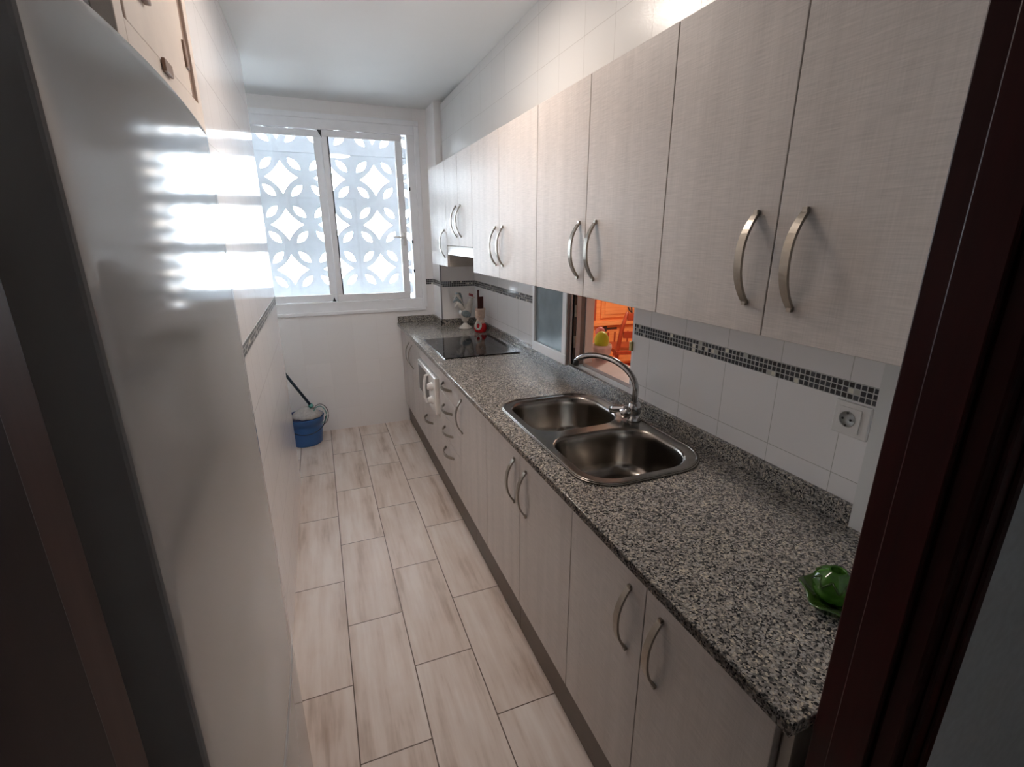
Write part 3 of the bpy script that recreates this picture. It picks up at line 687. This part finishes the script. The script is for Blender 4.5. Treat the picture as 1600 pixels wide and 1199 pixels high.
for k, (ox, rad, tz) in enumerate(((-.705, .062, .24), (-.70, .075, .235))):
    pts = [(ox+rad*.75*math.cos(a), 3.83+.02*k, tz+rad*1.15*math.sin(a)+.0) for a in [(-.45+i/20*1.35)*PI for i in range(21)]]
    finish('loop', tube(pts, .0035, 8), MT['teal'] if k == 0 else MT['gasket'], rr, smooth=True)

# ---------------------------------------------------------------- rooster ornament
ro = thing('rooster_figurine', 'white and grey ceramic rooster standing in the far corner of the worktop', 'ornament', (.432, 3.62, ZC))
rx, ry = .432, 3.62
finish('base', lathe([(.050, .001), (.052, .006), (.042, .018), (.022, .032), (.014, .045)], (rx, ry, ZC), 24), MT['ceramic'], ro, smooth=True)
z = ZC
skin('body', [(rx, ry, z+.045), (rx, ry, z+.085), (rx-.005, ry, z+.12), (rx+.020, ry, z+.150), (rx+.040, ry, z+.185), (rx+.050, ry, z+.215), (rx+.054, ry, z+.240), (rx-.025, ry, z+.155)],
     [(0, 1), (1, 2), (2, 3), (3, 4), (4, 5), (5, 6), (2, 7)], [.020, .038, .060, .044, .027, .021, .020, .036], MT['ceramic'], ro)
for i, (dx, dz, ex, ez) in enumerate(((-.050, .055, -.082, .020), (-.055, .085, -.092, .060), (-.045, .110, -.088, .100), (-.030, .115, -.066, .128), (-.018, .090, -.040, .122))):
    yy = ry+(i-2)*.008
    path = [(rx-.018, yy, z+.150), (rx-.022+dx*.5, yy, z+.150+dz*.75), (rx-.010+dx, yy, z+.152+dz), (rx-.002+ex, yy, z+.148+ez)]
    finish('tail_feather', tube(path, [.018, .019, .016, .005], 10), MT['ceramic_grey'] if i % 2 else MT['ceramic'], ro, smooth=True)
for s in (1, -1):
    finish('wing', ellipsoid((rx-.002, ry+s*.040, z+.118), (.040, .010, .026), rot=Matrix.Rotation(.35, 4, 'Y')), MT['ceramic_grey'], ro, smooth=True)
bm = bmesh.new()
for k in range(4): ellipsoid((rx+.040+k*.008, ry, z+.262-.003*k), (.006, .004, .012), bm, 10, 8)
finish('comb', bm, MT['comb'], ro, smooth=True)
finish('wattle', ellipsoid((rx+.066, ry, z+.222), (.005, .004, .012)), MT['comb'], ro, smooth=True)
finish('beak', tube([(rx+.064, ry, z+.243), (rx+.084, ry, z+.238)], [.007, .001], 8), MT['skin'], ro, smooth=True)

# ---------------------------------------------------------------- red utensil pot shaped like a cook
pg = thing('utensil_pot', 'small red and white ceramic figure pot holding utensils beside the rooster', 'utensil pot', (.495, 3.43, ZC))
px, py = .495, 3.43
finish('pot', lathe([(.034, .001), (.044, .008), (.048, .03), (.044, .055), (.036, .068), (.004, .069)], (px, py, ZC), 28), MT['red'], pg, smooth=True)
finish('figure', lathe([(.030, .066), (.034, .075), (.030, .092), (.026, .098), (.036, .115), (.039, .14), (.036, .165), (.034, .178), (.026, .180), (.024, .170), (.004, .165)], (px, py, ZC), 28), MT['skin'], pg, smooth=True)
for s in (1, -1): finish('ear', ellipsoid((px+s*.030, py-.01, ZC+.172), (.010, .006, .012)), MT['skin'], pg, smooth=True)
finish('snout', ellipsoid((px-.02, py-.032, ZC+.128), (.013, .010, .010)), MT['skin'], pg, smooth=True)
pts = [(px-.030+.020*math.cos(a), py-.040, ZC+.056+.026*math.sin(a)) for a in [i/20*2*PI for i in range(21)]]
finish('white_arm', tube(pts, .0085, 10), MT['ceramic'], pg, smooth=True)
for (dx, dy, h, wd, nm, lb) in ((-.012, .0, .135, .007, 'utensil', 'dark thin utensil handle standing in the figure pot, leftmost'), (.012, .004, .085, .016, 'utensil', 'wide brown wooden utensil standing in the figure pot')):
    o = finish(nm, boxes((px+dx-wd, px+dx+wd, py+dy-.003, py+dy+.003, ZC+.172, ZC+.18+h)), MT['darkwood'], None, bevel=.002, base=(px+dx, py+dy, ZC+.172))
    tag(o, lb, 'utensil', 'utensils in the figure pot')

# ---------------------------------------------------------------- green ceramic pot on a leaf dish
gx, gy = .287, .482
gd = thing('leaf_dish', 'green glazed leaf-shaped dish on the worktop beside the door frame', 'dish', (gx, gy, ZC))
bm = bmesh.new(); n = 48; R = []
for (f, z) in ((.35, .002), (.62, .003), (.85, .008), (1.0, .020), (1.03, .022), (.98, .024), (.80, .013), (.45, .009), (.10, .008)):
    rg = []
    for i in range(n):
        a = 2*PI*i/n; r0 = (.080+.006*math.cos(6*a))*f
        rg.append((gx+r0*1.0*math.cos(a), gy+r0*.92*math.sin(a), ZC+z+(.004*math.sin(6*a) if f > .9 else 0)))
    R.append(rg)
loft(bm, R); finish('dish', bm, MT['green_dark'], gd, smooth=True)
px_, py_ = gx, gy
gx, gy = .262, .492
gp = thing('green_pot', 'small green glazed pot with zigzag relief and round opening, on leaf dish', 'pot', (gx, gy, ZC+.012))
prof = [(.020, .0105), (.026, .012), (.0345, .024), (.037, .036), (.0355, .041), (.038, .045), (.035, .057), (.026, .068), (.0155, .074), (.0135, .077), (.0115, .074), (.011, .050)]
bm = bmesh.new(); n = 48; R = []
for j, (r0, z) in enumerate(prof):
    R.append([(gx+(r0+(.0022*abs(((i*8/n) % 1)*2-1) if 5 <= j <= 7 else 0))*math.cos(2*PI*i/n), gy+(r0+(.0022*abs(((i*8/n) % 1)*2-1) if 5 <= j <= 7 else 0))*math.sin(2*PI*i/n), ZC+z+.002) for i in range(n)])
loft(bm, R); finish('body', bm, MT['green'], gp, smooth=True)
bm = bmesh.new()
for i in range(8):
    a0, a1, a2 = [2*PI*(i+q)/8 for q in (0, .5, 1)]
    lo, hi = (.0385, .0505), (.0295, .066)
    for (p, q) in (((a0, lo), (a1, hi)), ((a1, hi), (a2, lo))):
        tube([(gx+p[1][0]*math.cos(p[0]), gy+p[1][0]*math.sin(p[0]), ZC+p[1][1]), (gx+(p[1][0]+q[1][0])/2*1.05*math.cos((p[0]+q[0])/2), gy+(p[1][0]+q[1][0])/2*1.05*math.sin((p[0]+q[0])/2), ZC+(p[1][1]+q[1][1])/2+.001), (gx+q[1][0]*math.cos(q[0]), gy+q[1][0]*math.sin(q[0]), ZC+q[1][1])], .0022, 6, bm)
finish('zigzag_relief', bm, MT['green_dark'], gp, smooth=True)
finish('opening', lathe([(.0105, .0), (.0105, .001)], (gx, gy, ZC+.058), 24), MT['dark'], gp)  # near-black disc stands in for the shade inside the pot

# ================================================================= dining room beyond the pass-through
struct('floor_dining', boxes((.755, 3.9, .262, 7.2, -.10, 0)), MT['terracotta'])
struct('wall_dining', boxes((3.8, 3.9, .262, 7.2, 0, CEIL-.021), (.755, 3.8, 6.9, 7.0, 0, CEIL-.021), (.755, 3.8, .262, .36, 0, CEIL-.021), (.63, .755, 4.501, 7.0, 0, CEIL-.021)), plain('dining_wall', (.80, .62, .48), .7))
sb = thing('sideboard', 'orange pine sideboard with iron fittings seen through the pass-through', 'sideboard', (2.6, 5.0, 0))
Y0 = 4.80
bx('body', (1.75, 3.45, Y0+.02, 5.25, .08, 1.02), MT['orange'], sb, .004)
bx('top', (1.72, 3.48, Y0-.02, 5.28, 1.0205, 1.05), MT['orange'], sb, .004)
bx('plinth', (1.8, 3.4, Y0+.05, 5.2, .001, .0795), MT['redwood'], sb)
bx('ledge', (1.74, 3.46, Y0-.045, Y0+.0195, .575, .625), MT['orange'], sb, .008)
bx('panel', (1.95, 2.335, Y0+.008, Y0+.0195, .64, .99), MT['redwood'], sb, label='dark red-brown recessed panel')
bx('drawer', (2.40, 2.95, Y0-.005, Y0+.0195, .66, .93), MT['orange'], sb, .006)
bx('drawer_panel', (2.44, 2.91, Y0-.016, Y0-.0055, .70, .87), MT['orange'], sb, .012)
finish('bail_pull', tube([(2.755, Y0-.017, .77), (2.755, Y0-.05, .74), (2.79, Y0-.05, .71), (2.80, Y0-.017, .77)], .009, 8), MT['iron'], sb)
for x0 in (2.30, 2.68, 3.06):
    d = bx('door', (x0+.01, x0+.36, Y0+.0, Y0+.0195, .11, .565), MT['orange'], sb, .004)
    for q in (.09, .20, .29): bx('slot', (x0+q, x0+q+.022, Y0-.003, Y0-.0005, .20, .49), MT['redwood'], d)
finish('strap_hinge', boxes((2.44, 2.62, Y0-.012, Y0-.004, .525, .545), (2.44, 2.475, Y0-.02, Y0-.004, .505, .565)), MT['iron'], sb)
ch = thing('dining_chair', 'dark red-brown wooden chair in front of the sideboard', 'chair', (2.2, 4.0, 0))
for (x, y) in ((2.12, 4.02), (2.50, 3.90)):
    finish('back_post', tube([(x-.02, y+.02, .001), (x, y, .44), (x+.03, y-.02, .70), (x+.06, y-.05, .86)], [.02, .022, .022, .016], 8), MT['redwood'], ch, smooth=True)
for (x, y) in ((2.24, 4.40), (2.60, 4.28)):
    finish('leg', tube([(x, y, .001), (x, y, .428)], .02, 8), MT['redwood'], ch, smooth=True)
bm = bmesh.new(); loft(bm, [[(2.10, 4.0, z_), (2.52, 3.86, z_), (2.64, 4.28, z_), (2.22, 4.44, z_)] for z_ in (.43, .47)]); finish('seat', bm, MT['redwood'], ch, bevel=.006)
for zz in (.60, .78):
    bm = bmesh.new(); k = (zz-.44)*.12
    loft(bm, [[(2.135+k, 3.99-k, a_), (2.50+k, 3.87-k, a_), (2.505+k, 3.89-k, a_), (2.14+k, 4.01-k, a_)] for a_ in (zz, zz+.07)]); finish('back_rail', bm, MT['redwood'], ch, bevel=.004)
dl = thing('dining_fill_light', 'added unseen ceiling light brightening the dining room beyond the pass-through', 'lamp', (2.1, 3.2, CEIL-.021))  # unseen lamp added to light up the dining room
finish('mount', lathe([(.19, -.0005), (.19, -.02)], (2.1, 3.2, CEIL-.0205), 32), MT['white'], dl)
finish('diffuser', lathe([(.18, -.021), (.16, -.07), (.08, -.10), (.005, -.105)], (2.1, 3.2, CEIL-.0205), 32), emit_mat('dining_fill_diffuser', (1.0, .88, .74), 75), dl, smooth=True)
